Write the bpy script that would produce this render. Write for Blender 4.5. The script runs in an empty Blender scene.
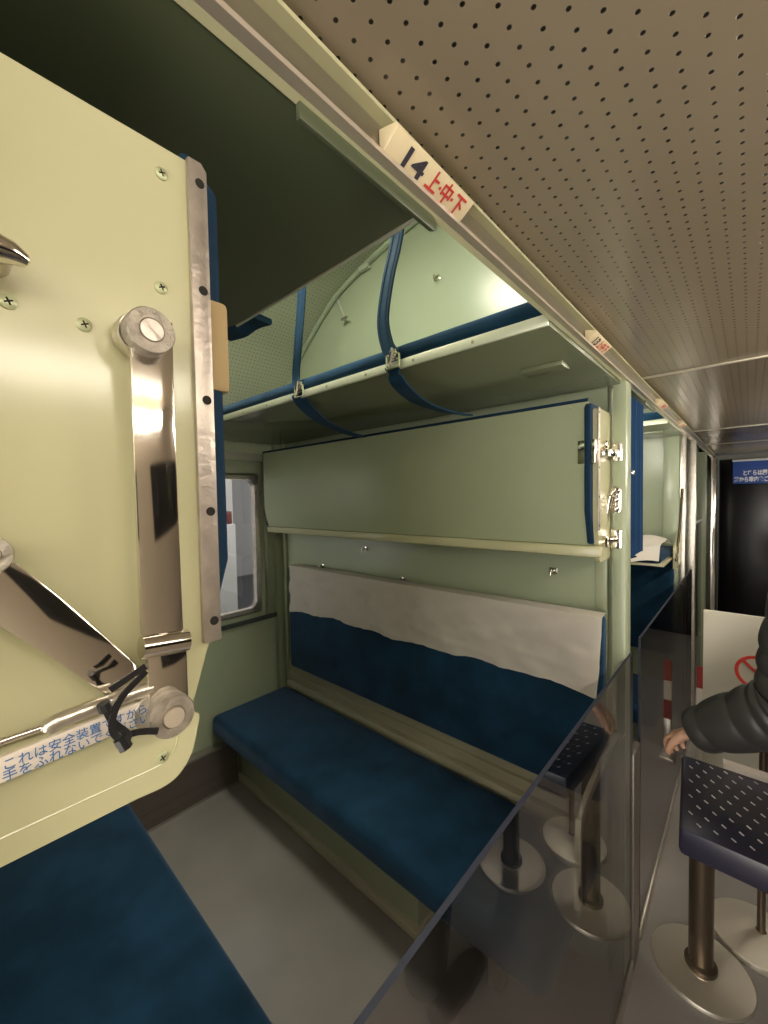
import bpy, bmesh, math, random
from mathutils import Vector, Matrix
random.seed(4)
S = bpy.context.scene
C = S.collection
PI = math.pi

# ------------------------------------------------------------------ camera
EYE = 1.6
FPX = 405.4
CX, CY = 384.0, 512.0
def _axes():
    a = Vector((750 - CX, -(491 - CY), -FPX)).normalized()      # along the car (+Y)
    b = -Vector((-65 - CX, -(506 - CY), -FPX)).normalized()     # across the car (+X)
    b = (b - a * b.dot(a)).normalized()
    c = b.cross(a)
    return b, a, c
_b, _a, _c = _axes()
ROT = Matrix(((_b.x, _b.y, _b.z), (_a.x, _a.y, _a.z), (_c.x, _c.y, _c.z)))   # camera axes -> room axes
cam = bpy.data.objects.new('camera', bpy.data.cameras.new('camera'))
C.objects.link(cam)
cam.matrix_world = Matrix.Translation((0, 0, EYE)) @ ROT.to_4x4()
cam.data.sensor_fit = 'HORIZONTAL'
cam.data.sensor_width = 36
cam.data.lens = FPX / 768 * 36
cam.data.clip_start = 0.01
S.camera = cam
def ray(u, v): return ROT @ Vector((u - CX, -(v - CY), -FPX))
def onX(u, v, X):
    d = ray(u, v); k = X / d.x
    return Vector((X, d.y * k, EYE + d.z * k))
def onY(u, v, Y):
    d = ray(u, v); k = Y / d.y
    return Vector((d.x * k, Y, EYE + d.z * k))

# ------------------------------------------------------------------ world, exposure, lights
w = bpy.data.worlds.new('world'); S.world = w; w.use_nodes = True
w.node_tree.nodes['Background'].inputs[0].default_value = (1.0, 0.94, 0.84, 1)
w.node_tree.nodes['Background'].inputs[1].default_value = 4.5
S.view_settings.view_transform = 'Standard'
S.view_settings.look = 'None'
S.view_settings.gamma = 1
S.view_settings.use_curve_mapping = False
S.view_settings.exposure = 0.6
LAMP_WALL = 14.0       # emission of the corridor cove lamps
LAMP_BAY = 52.0       # emission of the compartment roof lamps
LAMP_FAR = 40.0

# ------------------------------------------------------------------ materials
def mat(name, col, rough=0.5, metal=0.0, bump=0.0, bscale=60, var=0.0, vscale=4, sheen=0.0, coat=0.0, emit=None, estr=0, spec=0.5):
    m = bpy.data.materials.new(name); m.use_nodes = True
    nt = m.node_tree; p = nt.nodes['Principled BSDF']
    p.inputs['Base Color'].default_value = (*col, 1)
    p.inputs['Roughness'].default_value = rough
    p.inputs['Metallic'].default_value = metal
    p.inputs['Specular IOR Level'].default_value = spec
    if sheen:
        p.inputs['Sheen Weight'].default_value = sheen
        p.inputs['Sheen Tint'].default_value = (0.35, 0.5, 0.8, 1)
        p.inputs['Sheen Roughness'].default_value = 0.4
    if coat: p.inputs['Coat Weight'].default_value = coat; p.inputs['Coat Roughness'].default_value = 0.08
    tc = nt.nodes.new('ShaderNodeTexCoord')
    if var:
        n = nt.nodes.new('ShaderNodeTexNoise'); n.inputs['Scale'].default_value = vscale; n.inputs['Detail'].default_value = 6
        nt.links.new(tc.outputs['Object'], n.inputs['Vector'])
        r = nt.nodes.new('ShaderNodeMapRange'); r.inputs['From Min'].default_value = .3; r.inputs['From Max'].default_value = .7
        r.inputs['To Min'].default_value = 1 - var; r.inputs['To Max'].default_value = 1 + var
        nt.links.new(n.outputs['Fac'], r.inputs['Value'])
        h = nt.nodes.new('ShaderNodeHueSaturation'); h.inputs['Color'].default_value = (*col, 1)
        nt.links.new(r.outputs[0], h.inputs['Value'])
        nt.links.new(h.outputs[0], p.inputs['Base Color'])
    if bump:
        n2 = nt.nodes.new('ShaderNodeTexNoise'); n2.inputs['Scale'].default_value = bscale; n2.inputs['Detail'].default_value = 4
        nt.links.new(tc.outputs['Object'], n2.inputs['Vector'])
        b = nt.nodes.new('ShaderNodeBump'); b.inputs['Strength'].default_value = bump; b.inputs['Distance'].default_value = 0.002
        nt.links.new(n2.outputs['Fac'], b.inputs['Height']); nt.links.new(b.outputs[0], p.inputs['Normal'])
    if emit:
        p.inputs['Emission Color'].default_value = (*emit, 1); p.inputs['Emission Strength'].default_value = estr
    return m

def perforated(name, col, pitch, rad, rough, hole=(0.012, 0.009, 0.006)):
    m = mat(name, col, rough, 0.0, spec=0.6)
    nt = m.node_tree; p = nt.nodes['Principled BSDF']; L = nt.links
    uv = nt.nodes.new('ShaderNodeUVMap')
    sc = nt.nodes.new('ShaderNodeVectorMath'); sc.operation = 'SCALE'; sc.inputs['Scale'].default_value = 1 / pitch
    L.new(uv.outputs[0], sc.inputs[0])
    fr = nt.nodes.new('ShaderNodeVectorMath'); fr.operation = 'FRACTION'; L.new(sc.outputs[0], fr.inputs[0])
    sb = nt.nodes.new('ShaderNodeVectorMath'); sb.operation = 'SUBTRACT'; sb.inputs[1].default_value = (.5, .5, 0); L.new(fr.outputs[0], sb.inputs[0])
    ln = nt.nodes.new('ShaderNodeVectorMath'); ln.operation = 'LENGTH'; L.new(sb.outputs[0], ln.inputs[0])
    mr = nt.nodes.new('ShaderNodeMapRange'); mr.inputs['From Min'].default_value = rad / pitch * 0.8; mr.inputs['From Max'].default_value = rad / pitch * 1.1
    L.new(ln.outputs['Value'], mr.inputs['Value'])
    mx = nt.nodes.new('ShaderNodeMix'); mx.data_type = 'RGBA'
    mx.inputs[6].default_value = (*hole, 1); mx.inputs[7].default_value = (*col, 1)
    L.new(mr.outputs[0], mx.inputs[0]); L.new(mx.outputs[2], p.inputs['Base Color'])
    tc = nt.nodes.new('ShaderNodeTexCoord')
    nz = nt.nodes.new('ShaderNodeTexNoise'); nz.inputs['Scale'].default_value = 5; L.new(tc.outputs['Object'], nz.inputs['Vector'])
    ad = nt.nodes.new('ShaderNodeMath'); ad.operation = 'MULTIPLY_ADD'; ad.inputs[1].default_value = 3.0
    L.new(nz.outputs['Fac'], ad.inputs[0]); L.new(mr.outputs[0], ad.inputs[2])
    b = nt.nodes.new('ShaderNodeBump'); b.inputs['Strength'].default_value = 0.5; b.inputs['Distance'].default_value = 0.0015
    L.new(ad.outputs[0], b.inputs['Height']); L.new(b.outputs[0], p.inputs['Normal'])
    return m

GREEN = mat('green_paint', (0.37, 0.42, 0.29), 0.28, bump=0.12, bscale=14, var=0.04, vscale=3)
GREEN2 = mat('green_paint_berth', (0.37, 0.41, 0.27), 0.28, bump=0.10, bscale=9, var=0.03)
CREAM = mat('cream_green_paint', (0.48, 0.465, 0.29), 0.17, bump=0.15, bscale=12, var=0.03)
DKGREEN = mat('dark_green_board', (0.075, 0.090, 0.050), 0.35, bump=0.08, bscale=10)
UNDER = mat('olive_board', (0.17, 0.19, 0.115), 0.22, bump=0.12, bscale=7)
BLUE = mat('blue_velvet', (0.009, 0.036, 0.072), 0.9, bump=0.5, bscale=400, var=0.35, vscale=7, sheen=0.5, spec=0.1)
BLUEP = mat('blue_piping', (0.007, 0.028, 0.060), 0.8, bump=0.3, bscale=300, sheen=0.2, spec=0.2)
STRAPM = mat('blue_belt', (0.010, 0.042, 0.085), 0.8, bump=0.4, bscale=300, sheen=0.1, spec=0.2)
CHROME = mat('chrome', (0.78, 0.74, 0.68), 0.08, 1.0, bump=0.03, bscale=12)
STEEL = mat('worn_steel', (0.66, 0.62, 0.55), 0.34, 1.0, bump=0.4, bscale=150, var=0.12, vscale=40)
STRIP = mat('worn_aluminium', (0.50, 0.44, 0.39), 0.42, 0.75, bump=0.5, bscale=120, var=0.15, vscale=60)
WSTRIP = mat('pale_aluminium', (0.62, 0.63, 0.52), 0.35, 0.4)
RAILM = mat('curtain_rail_metal', (0.36, 0.33, 0.26), 0.3, 0.8, bump=0.2, bscale=60)
RAILP = mat('rail_flange', (0.60, 0.52, 0.42), 0.35, 0.5)
BASEM = mat('brushed_stainless', (0.80, 0.75, 0.66), 0.42, 1.0, bump=0.15, bscale=200)
POLEM = mat('bronze_pole', (0.16, 0.12, 0.085), 0.35, 0.8)
FLOORM = mat('grey_linoleum', (0.30, 0.278, 0.262), 0.32, bump=0.25, bscale=45, var=0.12, vscale=3)
HEATM = mat('brown_heater_mesh', (0.07, 0.055, 0.045), 0.5, 0.3)
HEATTOP = mat('heater_lid', (0.27, 0.25, 0.22), 0.35, 0.4)
BASEBOARD = mat('dull_green_base', (0.40, 0.38, 0.27), 0.35, bump=0.2, bscale=20)
WHITE = mat('white_linen', (0.92, 0.86, 0.78), 0.9, bump=0.35, bscale=18, var=0.03, spec=0.1)
PLATE = mat('ivory_plastic', (0.68, 0.57, 0.37), 0.4, var=0.05, vscale=30)
PIVM = mat('pitted_steel', (0.34, 0.30, 0.25), 0.5, 0.6, bump=0.9, bscale=260, var=0.25, vscale=120)
INK = mat('dark_ink', (0.035, 0.032, 0.045), 0.5)
REDI = mat('red_ink', (0.50, 0.035, 0.03), 0.5)
BLACK = mat('black_plastic', (0.008, 0.008, 0.010), 0.35)
HOLE = mat('dark_hole', (0.01, 0.008, 0.006), 0.9)
TAN = mat('tan_rubber', (0.40, 0.29, 0.14), 0.75, bump=0.3, bscale=60)
BLUEINK = mat('blue_ink', (0.03, 0.13, 0.33), 0.5)
LABELM = mat('white_label_tape', (0.64, 0.57, 0.50), 0.45)
CEILM = perforated('perforated_beige_panel', (0.29, 0.235, 0.165), 0.0209, 0.0023, 0.24)
ROOFM = perforated('perforated_green_panel', (0.46, 0.48, 0.34), 0.020, 0.0030, 0.35, hole=(0.16, 0.17, 0.10))
SEAMM = mat('ceiling_joint', (0.55, 0.50, 0.40), 0.3, 0.3)
TABLEM = mat('navy_bench_plastic', (0.020, 0.019, 0.040), 0.32, bump=0.1, bscale=50)
STUD = mat('pale_stud', (0.9, 0.88, 0.9), 0.3, 0.6)
JACKET = mat('black_puffer_fabric', (0.042, 0.040, 0.039), 0.42, bump=0.3, bscale=50)
TROUS = mat('black_trouser_cloth', (0.012, 0.012, 0.014), 0.8)
SKIN = mat('skin', (0.52, 0.30, 0.20), 0.5)
HAIR = mat('black_hair', (0.01, 0.008, 0.007), 0.5)
SHOE = mat('dark_shoe', (0.02, 0.015, 0.013), 0.4)
SOLE = mat('pale_sole', (0.42, 0.33, 0.28), 0.6)
POSTERM = mat('white_poster', (0.62, 0.58, 0.48), 0.45)
SIGNB = mat('blue_sign', (0.02, 0.055, 0.20), 0.5, emit=(0.02, 0.06, 0.25), estr=0.15)
SIGNW = mat('white_sign_letters', (0.8, 0.8, 0.8), 0.5)
CURT = mat('blue_curtain', (0.012, 0.07, 0.20), 0.85, bump=0.2, bscale=200, sheen=0.3)
EXTW = mat('exterior_pale_wall', (0.15, 0.15, 0.155), 0.6)
EXTD = mat('exterior_dark_floor', (0.04, 0.04, 0.045), 0.5)
DARKW = mat('dark_end_glass', (0.004, 0.003, 0.005), 0.25)
REDSTR = mat('red_stripe', (0.25, 0.015, 0.012), 0.5)
CORRW = mat('corridor_wall_paint', (0.25, 0.20, 0.15), 0.4, bump=0.1)
NIGHT = mat('dark_window_pane', (0.012, 0.010, 0.010), 0.06)
LAMPW = mat('lit_diffuser', (0.9, 0.85, 0.75), 0.5, emit=(1.0, 0.92, 0.79), estr=LAMP_WALL)
LAMPW2 = mat('fill_diffuser', (0.9, 0.85, 0.75), 0.5, emit=(1.0, 0.92, 0.79), estr=LAMP_WALL * 2.2)  # stronger glow for the unseen fill lamps in the corridor
LAMPB = mat('lit_bay_diffuser', (0.9, 0.85, 0.75), 0.5, emit=(1.0, 0.96, 0.80), estr=LAMP_BAY)
LAMPF = mat('lit_far_diffuser', (0.9, 0.85, 0.75), 0.5, emit=(1.0, 0.95, 0.84), estr=LAMP_FAR)
MASK = mat('reflected_cardboard', (0.5, 0.4, 0.25), 0.8)

def heater_mesh(m):
    nt = m.node_tree; p = nt.nodes['Principled BSDF']; tc = nt.nodes.new('ShaderNodeTexCoord')
    b = nt.nodes.new('ShaderNodeTexBrick'); b.inputs['Scale'].default_value = 60
    b.inputs['Color1'].default_value = (0.12, 0.098, 0.085, 1); b.inputs['Color2'].default_value = (0.09, 0.072, 0.062, 1)
    b.inputs['Mortar'].default_value = (0.22, 0.19, 0.17, 1); b.inputs['Mortar Size'].default_value = 0.06
    mp = nt.nodes.new('ShaderNodeMapping'); mp.inputs['Rotation'].default_value = (PI / 2, 0, PI / 2)
    nt.links.new(tc.outputs['Object'], mp.inputs[0]); nt.links.new(mp.outputs[0], b.inputs[0]); nt.links.new(b.outputs[0], p.inputs['Base Color'])
heater_mesh(HEATM)

def glassmat(name, tint, ior=1.5, rough=0.0):
    m = bpy.data.materials.new(name); m.use_nodes = True; nt = m.node_tree; nt.nodes.clear()
    o = nt.nodes.new('ShaderNodeOutputMaterial'); mx = nt.nodes.new('ShaderNodeMixShader')
    geo = nt.nodes.new('ShaderNodeNewGeometry'); dt = nt.nodes.new('ShaderNodeVectorMath'); dt.operation = 'DOT_PRODUCT'
    nt.links.new(geo.outputs['Normal'], dt.inputs[0]); nt.links.new(geo.outputs['Incoming'], dt.inputs[1])
    def mth(op, a, b=None, c=None):
        q = nt.nodes.new('ShaderNodeMath'); q.operation = op
        for i, v in enumerate((a, b, c)):
            if v is None: continue
            if isinstance(v, (int, float)): q.inputs[i].default_value = v
            else: nt.links.new(v, q.inputs[i])
        return q
    ab = mth('ABSOLUTE', dt.outputs['Value']); om = mth('SUBTRACT', 1.0, ab.outputs[0]); pw = mth('POWER', om.outputs[0], 4.0)
    f = mth('MULTIPLY_ADD', pw.outputs[0], 0.85, 0.04)
    t = nt.nodes.new('ShaderNodeBsdfTransparent'); t.inputs[0].default_value = (*tint, 1)
    g = nt.nodes.new('ShaderNodeBsdfGlossy'); g.inputs['Roughness'].default_value = rough
    nt.links.new(f.outputs[0], mx.inputs[0]); nt.links.new(t.outputs[0], mx.inputs[1]); nt.links.new(g.outputs[0], mx.inputs[2])
    nt.links.new(mx.outputs[0], o.inputs[0]); return m
SMOKE = glassmat('smoked_acrylic', (0.74, 0.72, 0.72), 1.5)
EDGE = mat('acrylic_edge', (0.010, 0.012, 0.030), 0.6)
GLASS = glassmat('window_glass', (0.75, 0.76, 0.78), 1.45)

# ------------------------------------------------------------------ mesh helpers
def box(bm, x0, x1, y0, y1, z0, z1, mi=0, bev=0, seg=2):
    b2 = bmesh.new(); bmesh.ops.create_cube(b2, size=1)
    for v in b2.verts:
        v.co = Vector(((x0 + x1) / 2 + v.co.x * (x1 - x0), (y0 + y1) / 2 + v.co.y * (y1 - y0), (z0 + z1) / 2 + v.co.z * (z1 - z0)))
    if bev: bmesh.ops.bevel(b2, geom=b2.edges[:], offset=bev, segments=seg, affect='EDGES', profile=0.5)
    join(bm, b2, mi)
def join(bm, b2, mi=0):
    mp = {}
    for v in b2.verts: mp[v] = bm.verts.new(v.co)
    for f in b2.faces:
        try:
            nf = bm.faces.new([mp[v] for v in f.verts]); nf.material_index = mi; nf.smooth = f.smooth
        except ValueError: pass
    b2.free()
def basis(d):
    d = d.normalized(); up = Vector((0, 0, 1)) if abs(d.z) < .95 else Vector((1, 0, 0))
    x = up.cross(d).normalized(); return x, d.cross(x)
def tube(bm, pts, r, n=12, mi=0, cap=True, flat=None, closed=False):
    """round tube along pts; flat=(normal, width, thick) makes a belt"""
    pts = [Vector(p) for p in pts]; rings = []
    for i, p in enumerate(pts):
        d = (pts[min(i + 1, len(pts) - 1)] - pts[max(i - 1, 0)])
        if flat:
            nrm = Vector(flat[0]); side = d.cross(nrm).normalized(); nn = side.cross(d).normalized()
            a, b = side * flat[1] / 2, nn * flat[2] / 2
            rings.append([bm.verts.new(p + s) for s in (a * .9 + b, a + b * .3, a - b * .3, a * .9 - b, -a * .9 - b, -a - b * .3, -a + b * .3, -a * .9 + b)])
        else:
            x, y = basis(d); rr = r[i] if isinstance(r, (list, tuple)) else r
            rings.append([bm.verts.new(p + (x * math.cos(2 * PI * k / n) + y * math.sin(2 * PI * k / n)) * rr) for k in range(n)])
    m = len(rings[0])
    for i in range(len(rings) - 1):
        for k in range(m):
            f = bm.faces.new((rings[i][k], rings[i][(k + 1) % m], rings[i + 1][(k + 1) % m], rings[i + 1][k])); f.material_index = mi; f.smooth = True
    if cap:
        for rg in (rings[0][::-1], rings[-1]):
            f = bm.faces.new(rg); f.material_index = mi
def lathe(bm, c, axis, prof, n=32, mi=0):
    """prof: list of (radius, height) along axis from c"""
    c = Vector(c); ax = Vector(axis).normalized(); x, y = basis(ax); rings = []
    for r, h in prof:
        if r < 1e-6: rings.append([bm.verts.new(c + ax * h)])
        else: rings.append([bm.verts.new(c + ax * h + (x * math.cos(2 * PI * k / n) + y * math.sin(2 * PI * k / n)) * r) for k in range(n)])
    for a, b in zip(rings, rings[1:]):
        for k in range(n):
            q = [a[k % len(a)], a[(k + 1) % len(a)], b[(k + 1) % len(b)], b[k % len(b)]]
            q = list(dict.fromkeys(q))
            if len(q) > 2:
                f = bm.faces.new(q); f.material_index = mi; f.smooth = True
    for rg in (rings[0], rings[-1]):
        if len(rg) > 2:
            f = bm.faces.new(rg); f.material_index = mi
def prism(bm, pts, vec, mi=0, bev=0):
    b2 = bmesh.new(); vec = Vector(vec)
    f = b2.faces.new([b2.verts.new(Vector(p)) for p in pts])
    r = bmesh.ops.extrude_face_region(b2, geom=[f])
    bmesh.ops.translate(b2, verts=[v for v in r['geom'] if isinstance(v, bmesh.types.BMVert)], vec=vec)
    bmesh.ops.recalc_face_normals(b2, faces=b2.faces[:])
    if bev: bmesh.ops.bevel(b2, geom=b2.edges[:], offset=bev, segments=2, affect='EDGES', profile=0.5)
    join(bm, b2, mi)
def smoothpts(pts, k=8):
    """Catmull-Rom"""
    P = [Vector(p) for p in pts]; P = [P[0] * 2 - P[1]] + P + [P[-1] * 2 - P[-2]]; out = []
    for i in range(1, len(P) - 2):
        for j in range(k):
            t = j / k; a, b, c, d = P[i - 1:i + 3]
            out.append(0.5 * ((2 * b) + (-a + c) * t + (2 * a - 5 * b + 4 * c - d) * t * t + (-a + 3 * b - 3 * c + d) * t ** 3))
    out.append(P[-2]); return out
def mk(name, bm, mats, parent=None, norm=True, base=False):
    if norm: bmesh.ops.recalc_face_normals(bm, faces=bm.faces[:])
    xs = [v.co for v in bm.verts]
    lo = Vector((min(v.x for v in xs), min(v.y for v in xs), min(v.z for v in xs))); hi = Vector((max(v.x for v in xs), max(v.y for v in xs), max(v.z for v in xs)))
    c = (lo + hi) / 2
    if base: c.z = lo.z
    for v in bm.verts: v.co -= c
    me = bpy.data.meshes.new(name); bm.to_mesh(me); bm.free(); me.set_sharp_from_angle(angle=math.radians(38))
    for m in (mats if isinstance(mats, (list, tuple)) else [mats]): me.materials.append(m)
    o = bpy.data.objects.new(name, me); C.objects.link(o)
    if parent:
        par = parent if isinstance(parent, bpy.types.Object) else None
        o.parent = par
        w0 = Vector(par['_w']) if '_w' in par else par.location
        o.location = c - w0
        o['_w'] = c[:]
    else:
        o.location = c; o['_w'] = c[:]
    return o
def B(name, mats, parent, *boxes, bev=0, seg=2):
    bm = bmesh.new()
    for b in boxes: box(bm, *b, bev=bev, seg=seg)
    return mk(name, bm, mats, parent)
def tag(o, label=None, cat=None, group=None, kind=None):
    if label: o['label'] = label
    if cat: o['category'] = cat
    if group: o['group'] = group
    if kind: o['kind'] = kind
    return o
def thing(name, loc, label, cat, group=None):
    o = bpy.data.objects.new(name, None); C.objects.link(o); o.location = loc; o['_w'] = tuple(loc); o.empty_display_size = .05
    return tag(o, label, cat, group)
def struct(o): o['kind'] = 'structure'; return o
def text(name, s, size, origin, right, up, mats, parent, thick=0.0006, align='LEFT', bold=0.0, sx=1.0):
    cu = bpy.data.curves.new(name, 'FONT'); cu.body = s; cu.size = size; cu.align_x = align; cu.extrude = thick / 2; cu.offset = bold
    t = bpy.data.objects.new(name, cu); C.objects.link(t)
    bpy.context.view_layer.update()
    me = bpy.data.meshes.new_from_object(t.evaluated_get(bpy.context.evaluated_depsgraph_get()))
    bpy.data.objects.remove(t)
    right = Vector(right).normalized(); up = Vector(up).normalized(); n = right.cross(up); O = Vector(origin)
    bm = bmesh.new(); bm.from_mesh(me)
    for v in bm.verts: v.co = O + right * v.co.x * sx + up * v.co.y + n * (v.co.z + thick / 2)
    for f in bm.faces: f.material_index = 0
    return mk(name, bm, mats, parent, norm=False)
def copy_tree(o, dy=0, parent=None):
    c = o.copy(); C.objects.link(c)
    if parent: c.parent = parent
    else: c.location = c.location + Vector((0, dy, 0))
    for ch in o.children: copy_tree(ch, 0, c)
    return c

# ------------------------------------------------------------------ dimensions
XW = -2.20; XR = -0.29; YL = -0.02; YP = 1.45; PT = 0.10; PITCH = YP - YL + PT
ZC = 2.0; YEND = 5.6; XC = 0.62; ZR = 1.947

# ------------------------------------------------------------------ setting
B_floor = struct(B('floor', FLOORM, None, (XW - .02, XC + .02, -1.6, YEND + .1, -.05, 0)))
# corridor ceiling with UVs in metres
def uvquad(name, pts_rows, matl, uvf):
    bm = bmesh.new(); uvl = bm.loops.layers.uv.new('UVMap')
    grid = [[bm.verts.new(p) for p in row] for row in pts_rows]
    for i in range(len(grid) - 1):
        for j in range(len(grid[0]) - 1):
            f = bm.faces.new((grid[i][j], grid[i + 1][j], grid[i + 1][j + 1], grid[i][j + 1])); f.smooth = True
            for l in f.loops: l[uvl].uv = uvf[l.vert]if isinstance(uvf, dict) else uvf(l.vert.co)
    return bm
bm = uvquad('c', [[(XR - .02, -1.6, ZC), (XC, -1.6, ZC)], [(XR - .02, YEND, ZC), (XC, YEND, ZC)]], None, lambda c: (c.x, c.y))
box(bm, XR - .02, XC + .02, -1.6, YEND, ZC + .004, ZC + .03)
ceil = struct(mk('ceiling', bm, CEILM, norm=False))
bm = bmesh.new()
for y in (-.1, 1.66, 3.35, 4.4): box(bm, XR - .015, XC, y - .007, y + .007, ZC - .006, ZC - .0005, bev=.002)
struct(mk('trim_1', bm, SEAMM))
# rail along the corridor edge
def prof_y(name, prof, m, y0=-1.6, y1=YEND - .02):
    bm = bmesh.new(); prism(bm, [(x, y0, z) for x, z in prof], (0, y1 - y0, 0)); return struct(mk(name, bm, m))
k = 1.0
prof_y('trim_2', [(XR - .008, ZR - .002), (XR, ZR), (XR, ZC - .001), (XR - .008, ZC - .001)], CREAM)
prof_y('trim_3', [(XR, ZR), (XR + .011, ZR), (XR + .011, ZR + .005), (XR, ZR + .005)], RAILP)
prof_y('trim_4', [(XR, ZR + .006), (XR + .002, ZR + .006), (XR + .002, ZR + .038), (XR, ZR + .038)], RAILM)
prof_y('trim_5', [(XR, ZR + .038), (XR + .015, ZR + .038), (XR + .015, ZR + .0425), (XR, ZR + .0425)], CREAM)
# loft wall above the rail
struct(B('wall_corridor_loft', GREEN, None, (XR - .03, XR - .012, -1.6, YEND, ZC + .002, 2.86)))
# roof arch
ARCH = smoothpts([(XW, 0, 1.98), (XW + .03, 0, 2.08), (-2.09, 0, 2.22), (-1.94, 0, 2.42), (-1.66, 0, 2.635), (-1.47, 0, 2.715), (-1.25, 0, 2.775), (-.9, 0, 2.83), (-.33, 0, 2.85)], 5)
def roof():
    bm = bmesh.new(); uvl = bm.loops.layers.uv.new('UVMap'); s = 0; vs = []
    for i, p in enumerate(ARCH):
        if i: s += (p - ARCH[i - 1]).length
        vs.append((s, bm.verts.new((p.x, -1.6, p.z)), bm.verts.new((p.x, YEND, p.z))))
    for (s0, a, b), (s1, c, d) in zip(vs, vs[1:]):
        f = bm.faces.new((a, b, d, c)); f.smooth = True
        for l in f.loops: l[uvl].uv = (s0 if l.vert in (a, b) else s1, l.vert.co.y)
    return mk('ceiling', bm, ROOFM, norm=False)
struct(roof())
# partitions with arched top
def partition(name, y0, y1, x1=XR - .03):
    bm = bmesh.new()
    pts = [(XW, y0, 0)] + [(p.x, y0, p.z - .003) for p in ARCH if p.x < x1] + [(x1, y0, 2.84), (x1, y0, 0)]
    prism(bm, pts, (0, y1 - y0, 0)); return struct(mk(name, bm, GREEN))
partition('wall_near', YL - PT, YL, XR - .05)
partition('wall_middle', YP, YP + PT, XR - .05)
partition('wall_far', YP + PITCH, YP + PITCH + PT, XR - .05)
partition('wall_last', YP + 2 * PITCH - .1, YP + 2 * PITCH, XR - .05)
# arch trim where roof meets the middle partition
bm = bmesh.new()
pp = [Vector((p.x + .004, YP - .009, p.z - .012)) for p in ARCH if p.x < -.4]
tube(bm, pp, .015, 10); struct(mk('trim_6', bm, GREEN))
B_arch = struct(B('trim_7', WSTRIP, None, (-1.42, -1.36, YP - .03, YP - .006, 2.70, 2.72), bev=.002))
# window wall (with window openings), per bay
WY0, WY1, WZ0, WZ1 = .16, 1.30, .935, 1.745
def winwall(y0, y1, wy0, wy1, name):
    bm = bmesh.new(); X0, X1 = XW - .06, XW
    box(bm, X0, X1, y0, y1, 0, WZ0); box(bm, X0, X1, y0, y1, WZ1, 2.0)
    box(bm, X0, X1, y0, wy0, WZ0, WZ1); box(bm, X0, X1, wy1, y1, WZ0, WZ1)
    return struct(mk(name, bm, GREEN))
winwall(-1.6, YP, WY0, WY1, 'wall_window')
winwall(YP, YEND, WY0 + PITCH, WY1 + PITCH, 'wall_window_far')
def rrect(y0, y1, z0, z1, r, x, n=6):
    out = []
    for cy, cz, a in ((y1 - r, z1 - r, 0), (y0 + r, z1 - r, 90), (y0 + r, z0 + r, 180), (y1 - r, z0 + r, 270)):
        for i in range(n + 1):
            t = math.radians(a + 90 * i / n); out.append(Vector((x, cy + r * math.cos(t), cz + r * math.sin(t))))
    return out
def window(name, dy):
    bm = bmesh.new()
    for (g, r, th, m) in ((0.0, .05, .02, 0),):
        o1 = rrect(WY0 + dy, WY1 + dy, WZ0, WZ1, .055, XW + .012); o0 = [v + Vector((-.03, 0, 0)) for v in o1]
        i1 = rrect(WY0 + .022 + dy, WY1 - .022 + dy, WZ0 + .022, WZ1 - .022, .05, XW + .008); i0 = [v + Vector((-.04, 0, 0)) for v in i1]
        q0 = rrect(WY0 - .012 + dy, WY1 + .012 + dy, WZ0 - .012, WZ1 + .012, .02, XW + .002)
        rings = [[bm.verts.new(p) for p in r_] for r_ in (q0, o1, i1, i0)]
        for a, b in zip(rings, rings[1:]):
            for k in range(len(a)):
                f = bm.faces.new((a[k], a[(k + 1) % len(a)], b[(k + 1) % len(a)], b[k])); f.smooth = True
    fr = struct(mk(name, bm, STEEL)); 
    bm = bmesh.new(); prism(bm, rrect(WY0 + .023 + dy, WY1 - .023 + dy, WZ0 + .023, WZ1 - .023, .048, XW - .02), (-.004, 0, 0))
    mk('window_pane', bm, GLASS, fr)
    return fr
window('window_1', 0); window('window_2', PITCH)
for n, dy in ((8, 0),):
    struct(B('trim_8', mat('dark_sill', (0.06, 0.07, 0.07), 0.4), None, (XW, XW + .018, YL, YP, .872, .897), bev=.003))
    struct(B('trim_9', WSTRIP, None, (XW, XW + .010, YL, YP - .07, 1.83, 1.875), bev=.002))
    struct(B('trim_10', GREEN2, None, (XW, XW + .035, YP - .045, YP, 0.25, 1.99), (XW + .06, XW + .085, YP - .018, YP, .45, 1.99), bev=.004))
    struct(B('trim_11', STEEL, None, (XW, XW + .012, WY1 + .035, WY1 + .055, .90, 1.83), bev=.003))
# posts at the corridor ends of the partitions
def post(name, y0, y1, xa=-.338, xb=-.276):
    o = B(name, GREEN, None, (xa, xb, y0, y1, 0, ZR - .001), bev=.002)
    return struct(o)
post('trim_12', YP - .02, YP + .05, -.320, -.284)
post('trim_13', YL - PT - .02, YL - .005)
post('trim_14', YP + PITCH - .02, YP + PITCH + PT + .02, -.395, -.316)
post('trim_15', YP + 2 * PITCH - .12, YP + 2 * PITCH + .0, -.35, -.285)
# bright capping strip on the second post and steel door frames beyond
struct(B('trim_16', STEEL, None, (-.315, -.285, YP + PITCH - .02, YP + PITCH + .03, 0, ZR - .001), bev=.003))
struct(B('trim_17', STEEL, None, (-.33, -.27, YP + PITCH + .40, YP + PITCH + .46, 0, ZR - .001), bev=.004))
struct(B('trim_18', CHROME, None, (-.34, -.25, YEND - .35, YEND - .28, 0, ZR - .001), bev=.006))
struct(B('trim_19', mat('smoke_panel', (0.10, 0.09, 0.07), 0.15, .5), None, (-.33, -.31, YP + PITCH + .46, YP + 2 * PITCH - .13, 0, 1.35)))
struct(B('trim_20', STEEL, None, (-.335, -.305, YP + PITCH + .46, YP + 2 * PITCH - .13, 1.351, 1.375), bev=.003))
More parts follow.
